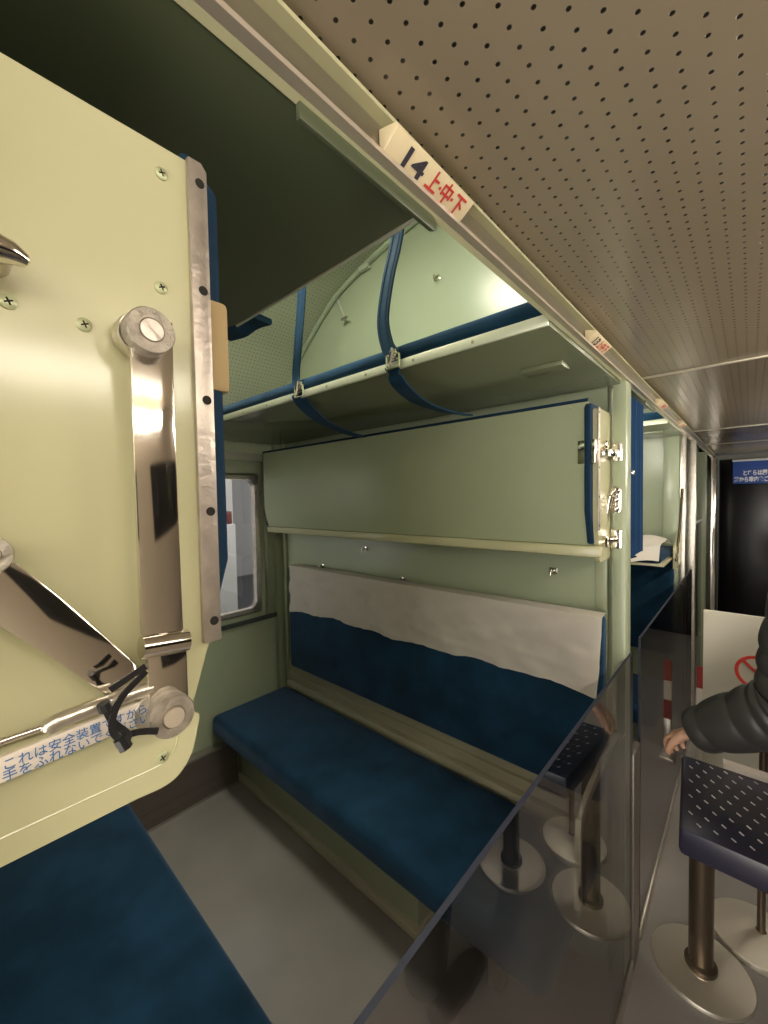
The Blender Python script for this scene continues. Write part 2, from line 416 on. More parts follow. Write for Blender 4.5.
# end wall: dark glass doors
struct(B('wall_end', DARKW, None, (XW, XC, YEND, YEND + .06, 0, 2.86)))
d1 = struct(B('door_1', DARKW, None, (-.24, .5, YEND - .03, YEND - .002, .02, 1.93), bev=.006))
B('door_frame', mat('door_frame_grey', (.10, .10, .09), .4, .6), d1, (-.27, .55, YEND - .05, YEND - .031, 1.935, 1.975), (-.27, -.245, YEND - .05, YEND - .031, .0, 1.934))
# right wall of corridor with dark windows and the cove lamp (seen in reflections)
bm = bmesh.new(); box(bm, XC, XC + .05, -1.6, YEND, 0, 1.36); box(bm, XC, XC + .05, -1.6, YEND, 1.7, ZC)
for y in (-1.6, -.1, 1.4, 2.9, 4.4): box(bm, XC, XC + .05, y, y + .35, 1.36, 1.7)
struct(mk('wall_corridor', bm, CORRW))
for i, y in enumerate((-1.25, .25, 1.75, 3.25)):
    struct(B('window_%d' % (3 + i), NIGHT, None, (XC + .015, XC + .025, y, y + 1.15, 1.36, 1.7)))
def cove(y0, y1, m, label):
    t = thing('corridor_lamp', (XC - .03, (y0 + y1) / 2, 1.9), label, 'lamp', 'corridor lamps')
    B('housing', WSTRIP, t, (XC - .03, XC - .001, y0 - .03, y1 + .03, 1.87, 1.96), bev=.004)
    B('diffuser', m, t, (XC - .062, XC - .031, y0, y1, 1.880, 1.950), bev=.01)
cove(-.95, .52, LAMPW, 'long lit corridor lamp nearest the viewer, mirrored in the chrome arms')
cove(.95, 1.75, LAMPW2, 'added fill lamp beside the jacketed visitor, outside the right edge of the picture')  # added out of view to brighten seats, cloth and floor
cove(2.3, 3.1, LAMPW2, 'unseen fill lamp between the jacketed visitor and the dark end door')  # unseen lamp, run bright to fill the interior
cove(-1.55, -1.05, LAMPW2, 'added fill lamp behind the viewer at the open end')  # added behind the camera to light the surfaces that face it
# lamps in the roof over each compartment
def baylamp(yc, m, label):
    t = thing('compartment_lamp', (-1.0, yc, 2.7), label, 'lamp', 'roof lamps over the compartments')
    B('housing', WSTRIP, t, (-1.14, -.86, yc - .16, yc + .16, 2.76, 2.79), bev=.004)
    B('diffuser', m, t, (-1.12, -.88, yc - .14, yc + .14, 2.725, 2.759), bev=.012)
baylamp(.62, LAMPB, 'lit roof lamp of the first compartment, mirrored in the partition over the top bunk')
baylamp(.62 + PITCH, LAMPF, 'lit roof lamp above the second compartment behind the post')

# heater cover along the foot of the window wall
h = thing('heater_cover', (XW + .03, .7, 0), 'low dark brown mesh heater cover along the foot of the window wall between the benches', 'heater')
B('mesh_front', HEATM, h, (XW + .045, XW + .05, YL + .37, YP - .35, 0.012, .235))
B('lid', HEATTOP, h, (XW + .002, XW + .055, YL + .37, YP - .35, .236, .25), bev=.003)
B('floor_skirting', HEATTOP, h, (XW + .04, XW + .055, YL + .37, YP - .35, 0, .011))

# ------------------------------------------------------------------ sleeping bay furniture
class Side:
    """t = distance out from the partition"""
    def __init__(s, y, sg): s.y, s.sg = y, sg
    def Y(s, t): return s.y + s.sg * t
    def bx(s, x0, x1, t0, t1, z0, z1):
        a, b = s.Y(t0), s.Y(t1); return (x0, x1, min(a, b), max(a, b), z0, z1)
RIGHT = Side(YP, -1); LEFT = Side(YL, 1)

def bench(sd, label, xb=-.88, dy=0):
    t = thing('bench_seat', (-1.3, sd.Y(.3), 0), label, 'bench', None)
    bm = bmesh.new(); box(bm, *sd.bx(XW + .03, -.36, .005, .49, .325, .435), bev=.035, seg=4)
    o = mk('seat_cushion', bm, BLUE, t)
    for p in o.data.polygons: p.use_smooth = True
    B('seat_base', GREEN, t, sd.bx(XW + .03, xb, .02, .33, .036, .323), bev=.004)
    B('base_skirting', mat('pale_skirting', (.50, .48, .36), .4), t, sd.bx(XW + .03, xb + .006, .02, .350, 0, .035), bev=.004)
    B('support_bracket', STEEL, t, sd.bx(-.62, -.58, .05, .3, 0, .323), bev=.003)
    return t
bR = bench(RIGHT, 'dark blue velvet bench seat facing the viewer below the white-clothed backrest')
bL = bench(LEFT, 'dark blue velvet bench seat in the lower left corner under the near folded bunk')
def backrest(sd, label):
    t = thing('seat_backrest', (-1.15, sd.Y(.05), .6), label, 'backrest')
    bm = bmesh.new(); box(bm, *sd.bx(-2.0, -.335, .02, .085, .62, 1.215), bev=.018, seg=3)
    o = mk('back_cushion', bm, BLUE, t)
    for p in o.data.polygons: p.use_smooth = True
    B('backboard', GREEN2, t, sd.bx(-1.99, -.345, .001, .019, .63, 1.2))
    return t
backrest(RIGHT, 'dark blue velvet backrest with a white cloth hung over its upper part')
# ledge between seat and back
struct(B('trim_21', BASEBOARD, None, RIGHT.bx(-2.1, -.36, .001, .045, .46, .49), RIGHT.bx(-2.1, -.36, .001, .03, .53, .545), RIGHT.bx(-2.13, -.36, .001, .012, .436, .62), bev=.003))
# linen cover: a sheet over the upper part of the backrest
def linen():
    pts = [(291, 610), (335, 618), (390, 636), (460, 654), (520, 669), (594, 694)]
    Yf = YP - .092
    low = [onY(u, v, Yf) for u, v in pts]; x0, x1 = onY(291, 570, Yf).x, onY(603, 620, Yf).x
    def zb(x):
        for a, b in zip(low, low[1:]):
            if x <= b.x: f = max(0, (x - a.x) / (b.x - a.x)); return a.z + (b.z - a.z) * f
        return low[-1].z
    bm = bmesh.new(); nx, nz = 90, 26; g = []
    for i in range(nx + 1):
        x = x0 + (x1 - x0) * i / nx; row = []
        top = 1.222; b = zb(x) + .004 * math.sin(x * 23)
        for j in range(nz + 1):
            f = j / nz; z = top + (b - top) * f
            wv = .004 * math.sin(x * 31 + f * 2.5) * f + .003 * math.sin(x * 67 - f * 5) * f + .0025 * math.sin(f * 9 + x * 9) + .002 * math.sin(x * 120 + f * 14) * math.sin(f * PI)
            xx = x + (.03 * (1 - f) * (1 if i == nx else 0)) * 0 - .012 * f * (i / nx)
            row.append(bm.verts.new((xx, Yf - .006 - abs(wv) * 1.3 - .004 * f - .003 * abs(math.sin(x * 17 + f * 6 + 2 * math.sin(x * 5))) ** 4 - .0025 * abs(math.sin(x * 9 - f * 4 + 1.3 * math.sin(f * 7 + x * 3))) ** 6, z)))
        g.append(row)
    for i in range(nx):
        for j in range(nz): f = bm.faces.new((g[i][j], g[i + 1][j], g[i + 1][j + 1], g[i][j + 1])); f.smooth = True
    # fold over the top
    tp = [[bm.verts.new((g[i][0].co.x, YP - .05 + .0 * i, 1.226)), g[i][0]] for i in range(nx + 1)]
    for i in range(nx): bm.faces.new((tp[i][0], tp[i + 1][0], tp[i + 1][1], tp[i][1]))
    bmesh.ops.solidify(bm, geom=bm.faces[:], thickness=-.0015)
    return mk('backrest_cover', bm, WHITE)
tag(linen(), 'creased white cloth draped over the top of the blue backrest', 'cloth')

# --------------------------------------------------- folded middle bunks
def plate_profile(X):
    px = [(0, 867), (60, 837.5), (137, 799), (165, 786), (181, 772), (192, 752), (197.5, 728), (199.5, 715), (195, 712), (193, 703), (209, 642), (215, 620), (205, 400), (193, 165), (183, 153)]
    P = [onX(u, v, X) for u, v in px]
    P = [(p.y - YL, p.z) for p in P]
    P[0] = (.002, P[2][1]); P[1] = (.06, P[2][1])
    zt = P[-2][1]
    P[11] = (P[11][0], 1.53); P[12] = (.163, 1.7); P[13] = (.163, zt - .008); P[14] = (.155, zt)
    P.append((.002, zt))
    sm = [(v.x, v.y) for v in smoothpts([(a, b, 0) for a, b in P[2:9]], 5)]
    return P[:2] + sm + P[9:]
XE = -.310
PROF = plate_profile(XE)
def middle_bunk(sd, label, XE=XE, vx=-.334, lip=-.362):
    t = thing('middle_bunk', (-1.2, sd.Y(.08), 1.41), label, 'bunk', 'folded middle bunks of the first compartment')
    # end plate
    bm = bmesh.new(); prism(bm, [(XE - .012, sd.Y(a), z) for a, z in PROF], (.012, 0, 0)); mk('end_plate', bm, CREAM, t)
    # groove rib low on the plate
    # face board with inward-turning foot
    fp = [(.165, 1.868), (.172, 1.868), (.172, 1.55), (.150, 1.447), (.143, 1.447), (.165, 1.55)]
    bm = bmesh.new(); prism(bm, [(-2.085, sd.Y(a), z) for a, z in fp], (2.085 + vx - .010, 0, 0))
    fb = mk('face_board', bm, GREEN2, t)
    for x, z in [(-2.0 + i * .2, 1.857) for i in range(9)] + [(vx - .022, z) for z in (1.80, 1.72, 1.64, 1.57)]:
        bm = bmesh.new(); lathe(bm, (x, sd.Y(.172), z), (0, sd.sg, 0), [(.005, 0), (.004, .002), (0, .0025)], 10); mk('screw', bm, GREEN2, fb)
    # bottom lip
    B('bottom_lip', CREAM, t, sd.bx(-2.075, lip, .135, .166, 1.413, 1.446), bev=.006)
    # mattress with velvet edge
    B('mattress', BLUEP, t, sd.bx(-2.075, vx - .02, .02, .142, 1.45, 1.855), bev=.012)
    ep = [(.10, 1.862), (.174, 1.862), (.187, 1.852), (.187, 1.55), (.158, 1.452), (.10, 1.452)]
    bm = bmesh.new(); prism(bm, [(vx - .018, sd.Y(a), z) for a, z in ep], (.018, 0, 0), bev=.005); mk('velvet_edge', bm, BLUEP, t)
    bm = bmesh.new(); tube(bm, [(vx - .012, sd.Y(.166), 1.874), (-2.09, sd.Y(.166), 1.874), (-2.095, sd.Y(.166), 1.6), (-2.085, sd.Y(.15), 1.45)], .0055, 8); mk('edge_piping', bm, BLUEP, t)
    # punched metal strip on the end
    a, b = onX(190, 400, XE + .004), onX(213, 400, XE + .004)
    t0, t1 = .1525, .1665
    bm = bmesh.new(); prism(bm, [(XE, sd.Y(t0), 1.492), (XE, sd.Y(t1), 1.492), (XE, sd.Y(t1), 1.846), (XE, sd.Y(t1 - .004), 1.851), (XE, sd.Y(t0), 1.851)], (.005, 0, 0), bev=.0012)
    st = mk('metal_strip', bm, STRIP, t)
    for z in (1.835, 1.757, 1.676, 1.592, 1.508):
        bm = bmesh.new(); lathe(bm, (XE + .0045, sd.Y((t0 + t1) / 2 + .0012), z), (1, 0, 0), [(.0034, 0), (.0034, .0009), (0, .0009)], 16); mk('punched_hole', bm, HOLE, st)
    # pressed rib near the foot of the plate
    return t, fb
mR, fbR = middle_bunk(RIGHT, 'pale green middle bunk folded up against the partition above the white cloth', XE=-.328, vx=-.340, lip=-.318)
mL, fbL = middle_bunk(LEFT, 'near folded middle bunk filling the left side, its cream end plate carrying chrome arms', vx=-.328)

# hardware of the near end plate (left bunk); distances from the plate grow towards the corridor
def LP(u, v, X): return onX(u, v, X)
def plank(name, px, X, th, m, par, bev=.0012):
    bm = bmesh.new(); prism(bm, [LP(u, v, X) for u, v in px], (-th, 0, 0), bev=bev); return mk(name, bm, m, par)
def disc(name, u, v, X, rpx, th, m, par, prof=None):
    c = LP(u, v, X); r = (LP(u, v + rpx, X) - c).length
    bm = bmesh.new(); lathe(bm, c - Vector((th, 0, 0)), (1, 0, 0), [(r * .96, 0), (r, th * .15), (r, th * .9), (r * .95, th), (r * .52, th), (r * .50, th * .94), (r * .48, th), (0, th)], 40)
    return mk(name, bm, m, par)
X1 = -.288
a1 = plank('lock_arm', [(129, 322), (173, 322), (176, 440), (184, 632), (142, 636), (135, 480)], X1, .004, CHROME, mL)
bm = bmesh.new(); p, q = LP(141, 648, X1 - .002), LP(187, 640, X1 - .002); tube(bm, [p, q], .0075, 24); mk('bend', bm, CHROME, a1)
a2 = plank('link_plate', [(146, 652), (187, 643), (189, 700), (186, 730), (160, 732), (150, 712)], X1 + .001, .004, CHROME, mL)
disc('upper_pivot', 152, 330, X1 + .010, 23, .012, PIVM, mL)
disc('pivot_washer', 141, 334, X1 - .005, 21, .013, STEEL, mL)
bm = bmesh.new(); lathe(bm, LP(152, 330, X1 + .0101), (1, 0, 0), [(.0066, 0), (.0066, .0008), (0, .0008)], 24); mk('pivot_cap', bm, STRIP, mL)
disc('lower_pivot', 174, 717, X1 + .012, 21, .012, PIVM, mL)
bm = bmesh.new(); lathe(bm, LP(174, 717, X1 + .0121), (1, 0, 0), [(.0062, 0), (.0062, .0015), (0, .0018)], 24); mk('pivot_cap', bm, RAILP, mL)
disc('pivot_washer', 158, 712, X1 + .0, 22, .010, STEEL, mL)
plank('lower_brace_arm', [(-60, 512), (8, 556), (60, 597), (142, 668), (140, 684), (108, 697), (60, 664), (-60, 590)], X1 - .007, .004, CHROME, mL)
disc('brace_pivot', -12, 556, X1 + .002, 20, .012, STEEL, mL)
bm = bmesh.new(); tube(bm, smoothpts([LP(-60, 765, X1 - .004), LP(0, 742, X1 - .004), LP(52, 724, X1 - .004), LP(80, 711, X1 - .003), LP(150, 687, X1 - .003)]), .0022, 10); mk('guide_rod', bm, CHROME, mL)
bm = bmesh.new(); tube(bm, smoothpts([LP(48, 729, X1 - .004), LP(56, 722, X1 - .003), LP(100, 705, X1 - .003), LP(152, 687, X1 - .003)]), .0045, 12); mk('rod_sleeve', bm, STEEL, mL)
lb = plank('warning_label', [(-80, 790), (150, 698), (153, 718), (0, 784), (-80, 819)], X1 - .0005, .003, LABELM, mL, bev=.0003)
rt = (LP(150, 708, X1) - LP(0, 770, X1)); rt.x = 0
up = Vector((1, 0, 0)).cross(rt)   # normal faces the corridor
n = Vector((1, 0, 0)); up = n.cross(rt).normalized()
def fit(s, p0, p1, p0b, name):
    """lettering running from p0 to p1 (baseline), cap height to p0b"""
    A, Bp = LP(*p0, X1 + .0), LP(*p1, X1 + .0); d = Bp - A; hgt = (LP(*p0b, X1) - A).length
    text(name, s, hgt * 1.15, A, d, Vector((1, 0, 0)).cross(d), [BLUEINK], lb, .0003, sx=d.length / (len(s) * hgt * 1.15))
fit('これは安全装置ですから', (2, 771), (148, 711), (0, 760.5), 'label_text')
fit('手をふれないでください', (2, 782.5), (150, 720), (0, 772), 'label_text')
bm = bmesh.new()
for pts in ([(146, 671), (120, 700), (112, 728), (124, 744)], [(104, 706), (113, 722), (128, 735), (122, 746)], [(120, 738), (138, 732), (158, 731)], [(110, 690), (128, 678), (146, 666)]):
    tube(bm, smoothpts([LP(u, v, X1 + .010 + .002 * i) for i, (u, v) in enumerate(pts)]), .0016, 8, flat=((1, 0, 0), .0040, .0016))
tube(bm, [LP(120, 738, X1 + .016), LP(126, 748, X1 + .017)], .0038, 8)
tube(bm, [LP(103, 703, X1 + .010), LP(106, 710, X1 + .010)], .0035, 8)
tag(mk('cable_tie', bm, BLACK), 'pair of knotted black cable ties around the chrome lock arms and rod', 'cable tie')
# screws on the end plate
def screw(u, v, r=.0042, par=None):
    c = LP(u, v, XE); bm = bmesh.new()
    lathe(bm, c, (1, 0, 0), [(r, 0), (r, .0009), (r * .8, .0016), (0, .0019)], 20)
    for a in (.4, .4 + PI / 2):
        d = Vector((0, math.cos(a), math.sin(a))) * r * .5
        tube(bm, [c - d + Vector((.0018, 0, 0)), c + d + Vector((.0018, 0, 0))], .0005, 6, mi=1)
    mk('screw', bm, [STEELG, HOLE], par)
STEELG = mat('painted_screw', (0.44, 0.46, 0.28), 0.3, .2)
for u, v in ((161, 174), (161, 288), (84, 325), (8, 302), (162, 757)): screw(u, v, par=mL)
# pressed line at the foot of the plate
bm = bmesh.new(); tube(bm, smoothpts([LP(-40, 858, XE), LP(0, 839, XE), (LP(80, 802, XE)), LP(150, 770, XE), LP(166, 760, XE), LP(175, 748, XE), LP(178, 736, XE)]), .0007, 6); mk('pressed_rib', bm, CREAM, mL)
# little lever handle at the far left
hnd = bmesh.new()
tube(hnd, [LP(-40, 240, -.285), LP(-5, 246, -.285), LP(12, 253, -.285), LP(26, 261, -.286), LP(29, 262, -.287)], [.010, .0075, .006, .0035, .001], 14)
mk('latch_lever', hnd, CHROME, mL)
bm = bmesh.new(); lathe(bm, LP(-8, 262, XE), (1, 0, 0), [(.008, 0), (.008, .018), (0, .019)], 20); mk('lever_boss', bm, STEEL, mL)
# tan buffer on the face side
pb = onX(222, 360, -.335)
B('rubber_buffer', TAN, mL, (-.345, -.326, .150, .172, 1.690, 1.765), bev=.005)

# hardware of the far bunk on the right: latch, lever, lower pivot on the post
def hw(u, v, Y): return onY(u, v, Y)
bm = bmesh.new()
yF = YP - .173
a, b = hw(578, 441, yF), hw(596, 463, yF)
box(bm, a.x, b.x, yF - .004, yF, b.z, a.z, bev=.0015)
box(bm, b.x - .008, b.x + .002, yF - .012, yF + .03, b.z, a.z, bev=.002)
for z in (a.z - .008, b.z + .008): lathe(bm, (a.x + .01, yF - .004, z), (0, -1, 0), [(.004, 0), (.003, .002), (0, .0025)], 10)
mk('latch_plate', bm, CHROME, mR)
bm = bmesh.new(); c = hw(597, 452, yF); box(bm, c.x, -.318, yF + .035, yF + .045, c.z - .008, c.z + .008, bev=.002); box(bm, -.33, -.30, yF + .04, YP - .022, c.z - .010, c.z + .010, bev=.002)
mk('latch_bar', bm, CHROME, mR)
# arm set on the far end plate
for (z, r) in ((1.745, .014), (1.455, .018)):
    bm = bmesh.new(); lathe(bm, (-.332, YP - .10, z), (1, 0, 0), [(r, 0), (r, .014), (r * .8, .016), (0, .016)], 24); mk('pivot', bm, CHROME, mR)
# post fittings
pf = thing('post_latch', (-.31, YP - .02, 1.6), 'chrome catch plate, oval lever plate and lower bracket screwed to the pale green post', 'latch')
ypf = YP - .0215
bm = bmesh.new(); c = hw(617, 452, ypf)
box(bm, c.x - .014, c.x + .016, ypf - .004, ypf, c.z - .028, c.z + .028, bev=.0015)
box(bm, c.x - .022, c.x + .006, ypf - .018, ypf - .004, c.z - .010, c.z + .010, bev=.003)
for dx in (-.008, .010):
    for dz in (-.02, .02): lathe(bm, (c.x + dx, ypf - .004, c.z + dz), (0, -1, 0), [(.004, 0), (.003, .002), (0, .003)], 10)
mk('catch_plate', bm, CHROME, pf)
bm = bmesh.new(); c = hw(616, 500, ypf); pts = []
for i in range(28):
    t = 2 * PI * i / 28; pts.append((c.x + .016 * math.cos(t), ypf, c.z + (.026 if i < 14 else -.026) + .016 * math.sin(t + .001)))
prism(bm, pts, (0, -.005, 0), bev=.001)
for dz, r in ((.028, .012), (-.028, .011), (0, .010)): lathe(bm, (c.x, ypf - .005, c.z + dz), (0, -1, 0), [(r, 0), (r * .9, .006), (r * .5, .010), (0, .011)], 18)
mk('oval_plate', bm, CHROME, pf)
bm = bmesh.new(); tube(bm, smoothpts([(c.x + .004, ypf - .02, c.z + .034), (c.x - .010, ypf - .026, c.z + .012), (c.x - .020, ypf - .026, c.z - .05), (c.x - .026, ypf - .024, c.z - .085)]), .007, 12)
mk('pull_lever', bm, CHROME, pf)
bm = bmesh.new(); c2 = hw(616, 539, ypf)
box(bm, c2.x - .014, c2.x + .017, ypf - .004, ypf, c2.z - .030, c2.z + .030, bev=.0015)
tube(bm, [(c2.x, ypf - .004, c2.z), (c2.x - .01, ypf - .02, c2.z), (c2.x - .032, ypf - .03, c2.z - .004)], .009, 14)
lathe(bm, (c2.x - .034, ypf - .032, c2.z - .004), (1, 0, 0), [(0, -.012), (.022, -.010), (.026, 0), (.022, .010), (0, .012)], 20)
mk('lower_bracket', bm, CHROME, pf)
bm = bmesh.new(); cc = hw(631, 478, YP + .01)
lathe(bm, (-.277, YP + .03, 1.665), (1, 0, 0), [(.008, 0), (.007, .006), (0, .008)], 14); mk('stud', bm, CHROME, pf)

# --------------------------------------------------- upper bunks
def upper_bunk(sd, width, label, m_under, dark):
    t = thing('upper_bunk', (-1.2, sd.Y(.2), ZR - .01), label, 'bunk', 'upper bunks')
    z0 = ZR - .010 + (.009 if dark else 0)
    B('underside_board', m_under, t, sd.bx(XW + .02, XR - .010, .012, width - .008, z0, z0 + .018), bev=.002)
    fs = B('front_strip', WSTRIP, t, sd.bx(XW + .02, XR - .011, width - .007, width, z0, z0 + .024), bev=.002)
    for x in [-2.0 + i * .17 for i in range(10)]:
        bm = bmesh.new(); lathe(bm, (x, sd.Y(width), z0 + .012), (0, sd.sg, 0), [(.0045, 0), (.004, .0012), (0, .0016)], 10); mk('screw', bm, RAILM, fs)
    o = B('mattress', BLUE, t, sd.bx(XW + .03, XR - .03, .012, width - .004, z0 + .025, z0 + .066), bev=.015, seg=3)
    for p in o.data.polygons: p.use_smooth = True
    return t
uR = upper_bunk(RIGHT, YP - .83, 'upper bunk on the far partition with pale screwed edge strip and blue mattress', UNDER, 0)
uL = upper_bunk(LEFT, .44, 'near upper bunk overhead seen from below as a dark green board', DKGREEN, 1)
# guard bar folded under the near upper bunk, along the corridor edge
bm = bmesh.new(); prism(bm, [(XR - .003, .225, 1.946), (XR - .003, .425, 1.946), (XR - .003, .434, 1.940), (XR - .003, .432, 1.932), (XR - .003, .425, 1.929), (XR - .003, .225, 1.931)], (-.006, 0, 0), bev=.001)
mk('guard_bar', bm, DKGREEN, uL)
# belt end hanging at the front edge of the near upper bunk
bm = bmesh.new()
tube(bm, smoothpts([onY(222, 335, .42), onY(238, 330, .43), onY(250, 322, .44), onY(262, 318, .445)]), .01, flat=((0, 0, 1), .05, .012))
mk('belt_end', bm, STRAPM, uL)
# bracket block under the far bunk near the rail
B('lock_block', UNDER, uR, (-.46, -.35, 1.06, 1.12, ZR - .024, ZR - .011), bev=.004)

# --------------------------------------------------- safety belts
def belt(top, mid, low, label):
    t = thing('safety_belt', top[0], label, 'belt', 'safety belts of the far upper bunk')
    bm = bmesh.new(); tube(bm, smoothpts(top), 0, flat=((0, -1, 0.05), .042, .006)); u = mk('upper_webbing', bm, STRAPM, t)
    bm = bmesh.new()
    for s in (-.011, .011):
        tube(bm, [Vector(p) + Vector((s, -.0035, 0)) for p in smoothpts(top)], .0008, 5)
    mk('seam', bm, BLUEP, u)
    bm = bmesh.new(); tube(bm, smoothpts(low), 0, flat=((.1, -.5, .85), .046, .006)); mk('lower_webbing', bm, STRAPM, t)
    bm = bmesh.new(); x, y, z = mid
    for dz in (-.018, .016): tube(bm, [(x - .021, y, z + dz), (x + .021, y, z + dz)], .0035, 8)
    for dx in (-.021, .021): tube(bm, [(x + dx, y, z - .018), (x + dx, y, z + .016)], .0035, 8)
    tube(bm, [(x - .012, y - .004, z - .012), (x + .006, y - .008, z + .030)], .005, 8)
    box(bm, x - .012, x + .012, y - .002, y + .012, z + .004, z + .03, bev=.003)
    mk('buckle', bm, CHROME, t)
yu = .825
def bp(u, v, y=yu): return onY(u, v, y)
belt([onY(304, 235, .80), bp(302, 290, .812), bp(298, 345, .812), bp(296, 378), bp(299, 388, .815)], bp(299, 391, .812),
     [bp(298, 394, .818), onY(304, 405, .86), onY(322, 421, 1.0), onY(345, 432, 1.15), onY(362, 437, 1.27)], 'left blue safety belt buckled to the edge of the far upper bunk')
belt([onY(401, 190, .80), bp(397, 237, .812), bp(388, 280, .808), bp(383, 320, .808), bp(387, 345, .812), bp(393, 356, .815)], bp(393, 361, .812),
     [bp(392, 367, .818), onY(400, 385, .86), onY(420, 402, 1.0), onY(445, 411, 1.15), onY(468, 415, 1.27)], 'right blue safety belt nearer the corridor, hanging in front of the pale partition')

# --------------------------------------------------- coat hooks
def hook(u, v, label, y=YP, big=False):
    c = onY(u, v, y - .004)
    t = thing('coat_hook', c, label, 'hook', 'small chrome hooks on the far partition')
    B('hook_plate', CHROME, t, (c.x - .014, c.x + .014, y - .004, y - .0005, c.z - .010, c.z + .012), bev=.001)
    bm = bmesh.new(); tube(bm, smoothpts([(c.x, y - .004, c.z + .004), (c.x, y - .022, c.z - .002), (c.x, y - .030, c.z - .012), (c.x + .002, y - .026, c.z + .006)]), .0035, 10)
    mk('hook_arm', bm, CHROME, t)
hook(365, 549, 'small chrome hook under the folded bunk, nearest the window')
hook(553, 571, 'small chrome hook under the folded bunk, nearest the post')
hook(403, 580, 'small chrome hook just above the middle of the white cloth')
hook(437, 278, 'small square chrome hook on the bright upper partition above the right belt')
hook(322, 566, 'tiny chrome hook above the window end of the white cloth')
c = onY(345, 312, YP - .004); t = thing('folding_hook', c, 'slender folding hook hanging from the roof arch above the far upper bunk', 'hook')
bm = bmesh.new(); tube(bm, smoothpts([onY(338, 300, YP - .012), onY(341, 308, YP - .03), onY(345, 318, YP - .03)]), .005, 8); mk('hook_arm', bm, WSTRIP, t)
bm = bmesh.new(); tube(bm, [onY(342, 320, YP - .03), onY(348, 317, YP - .03)], .008, 8); mk('hook_tip', bm, CHROME, t)
# framed panel on partition beside the post
struct(B('trim_22', GREEN2, None, (-.375, -.340, YP - .006, YP - .0005, 1.22, 1.405), bev=.003))

# --------------------------------------------------- berth number plates on the rail
def plate(y0, y1, num, kanji, label, detail=True):
    # bevelled block clipped in the rail; face tilted down towards the corridor
    xa, za = XR + .004, ZR - .008
    xb, zb = XR + .026, ZR + .034
    # section: back corners then tilted face
    sec = [(XR + .0035, 1.978), (-.263, 1.972), (-.260, 1.966), (-.284, 1.950), (XR + .0035, 1.953)]
    t = thing('berth_number_plate', (XR + .015, (y0 + y1) / 2, ZR), label, 'number plate', 'ivory berth number plates on the curtain rail')
    bm = bmesh.new(); prism(bm, [(x, y0, z) for x, z in sec], (0, y1 - y0, 0), bev=.0012); b = mk('plate_block', bm, PLATE, t)
    A = Vector((-.284, y0, 1.950)); Bq = Vector((-.260, y0, 1.966)); upv = (Bq - A)
    hgt = upv.length; rt = Vector((0, 1, 0)); nn = rt.cross(upv).normalized()
    if nn.z > 0: nn = -nn
    O = A + nn * .0006
    L = y1 - y0
    def put(s, f0, f1, m, hf=.62, b0=.20, bold=.0):
        size = hgt * hf / .72
        text('berth_number' if m is INK else 'berth_letters', s, size, O + rt * L * f0 + upv * b0, rt, upv, [m], b, .0004, sx=L * (f1 - f0) / max(.001, len(s) * size * (.56 if m is INK else 1.0)), bold=bold)
    if num: put(num, .12, .42, INK, .64, .22, .0006)
    put(kanji, .44, 1.12, REDI, .56, .26, .00045)
def Yat(u, v): return onX(u, v, XR + .024).y
plate(.320, .467, '14', '上·中·下', 'largest ivory berth plate reading 14 in dark digits with red characters')
plate(1.02, 1.15, '13', '上·中·下', 'small ivory berth plate reading 13, further along the rail above the post')
plate(1.95, 2.10, '', '上·中·下', 'tiny ivory berth plate on the rail just beyond the post', False)
plate(2.62, 2.77, '', '上·中·下', 'tiny ivory berth plate on the rail, farthest of the visible ones', False)

# --------------------------------------------------- second compartment
def shift_relabel(src, dy, label, group=None):
    c = copy_tree(src, dy); c['label'] = label
    if group: c['group'] = group
    elif 'group' in c: del c['group']
    return c
shift_relabel(bR, PITCH, 'dark blue bench of the second compartment behind the smoked barrier')
shift_relabel(uR, PITCH, 'far upper bunk of the second compartment seen through the gap past the post', 'upper bunks of the second compartment')
shift_relabel(uL, PITCH, 'upper bunk backing onto the post in the second compartment', 'upper bunks of the second compartment')
# lowered middle bunk with bedding in the second compartment
bkr = [o for o in C.objects if o.name == 'seat_backrest'][0]
shift_relabel(bkr, PITCH, 'dark blue backrest in the second compartment, dim behind the barrier top')
t = thing('lowered_bunk', (-1.2, 2.7, 1.2), 'lowered middle bunk with white bedding in the second compartment', 'bunk')
y0 = YP + PITCH - .56
B('bunk_board', CREAM, t, (XW + .03, -.322, y0 + .01, y0 + .555, 1.22, 1.235), bev=.003)
o = B('mattress', BLUEP, t, (XW + .04, -.330, y0, y0 + .55, 1.236, 1.275), bev=.02, seg=3)
bm = bmesh.new(); prism(bm, [(-.318, y0 + .30, 1.17), (-.318, y0 + .56, 1.17), (-.318, y0 + .56, 1.36), (-.318, y0 + .46, 1.38), (-.318, y0 + .30, 1.28)], (.012, 0, 0), bev=.002); mk('end_plate', bm, CREAM, t)
bm = bmesh.new(); tube(bm, [(-.300, y0 + .28, 1.22), (-.300, y0 + .42, 1.40), (-.300, y0 + .53, 1.62)], .007, 8); mk('stay_rod', bm, CHROME, t)
def sheet():
    bm = bmesh.new(); nx, ny = 60, 24; g = []
    for i in range(nx + 1):
        row = []
        for j in range(ny + 1):
            x = -1.9 + 1.56 * i / nx; y = y0 - .012 + .5 * j / ny
            z = 1.303 + .010 * math.sin(x * 13 + y * 7) + .008 * math.sin(x * 29 - y * 23) + (.05 * math.exp(-((x + .45) ** 2 + (y - y0 - .2) ** 2) * 40))
            if j < 2: z -= .03 * (2 - j)
            row.append(bm.verts.new((x, y, z)))
        g.append(row)
    for i in range(nx):
        for j in range(ny): f = bm.faces.new((g[i][j], g[i + 1][j], g[i + 1][j + 1], g[i][j + 1])); f.smooth = True
    bmesh.ops.solidify(bm, geom=bm.faces[:], thickness=.004)
    return mk('bed_sheet', bm, WHITE)
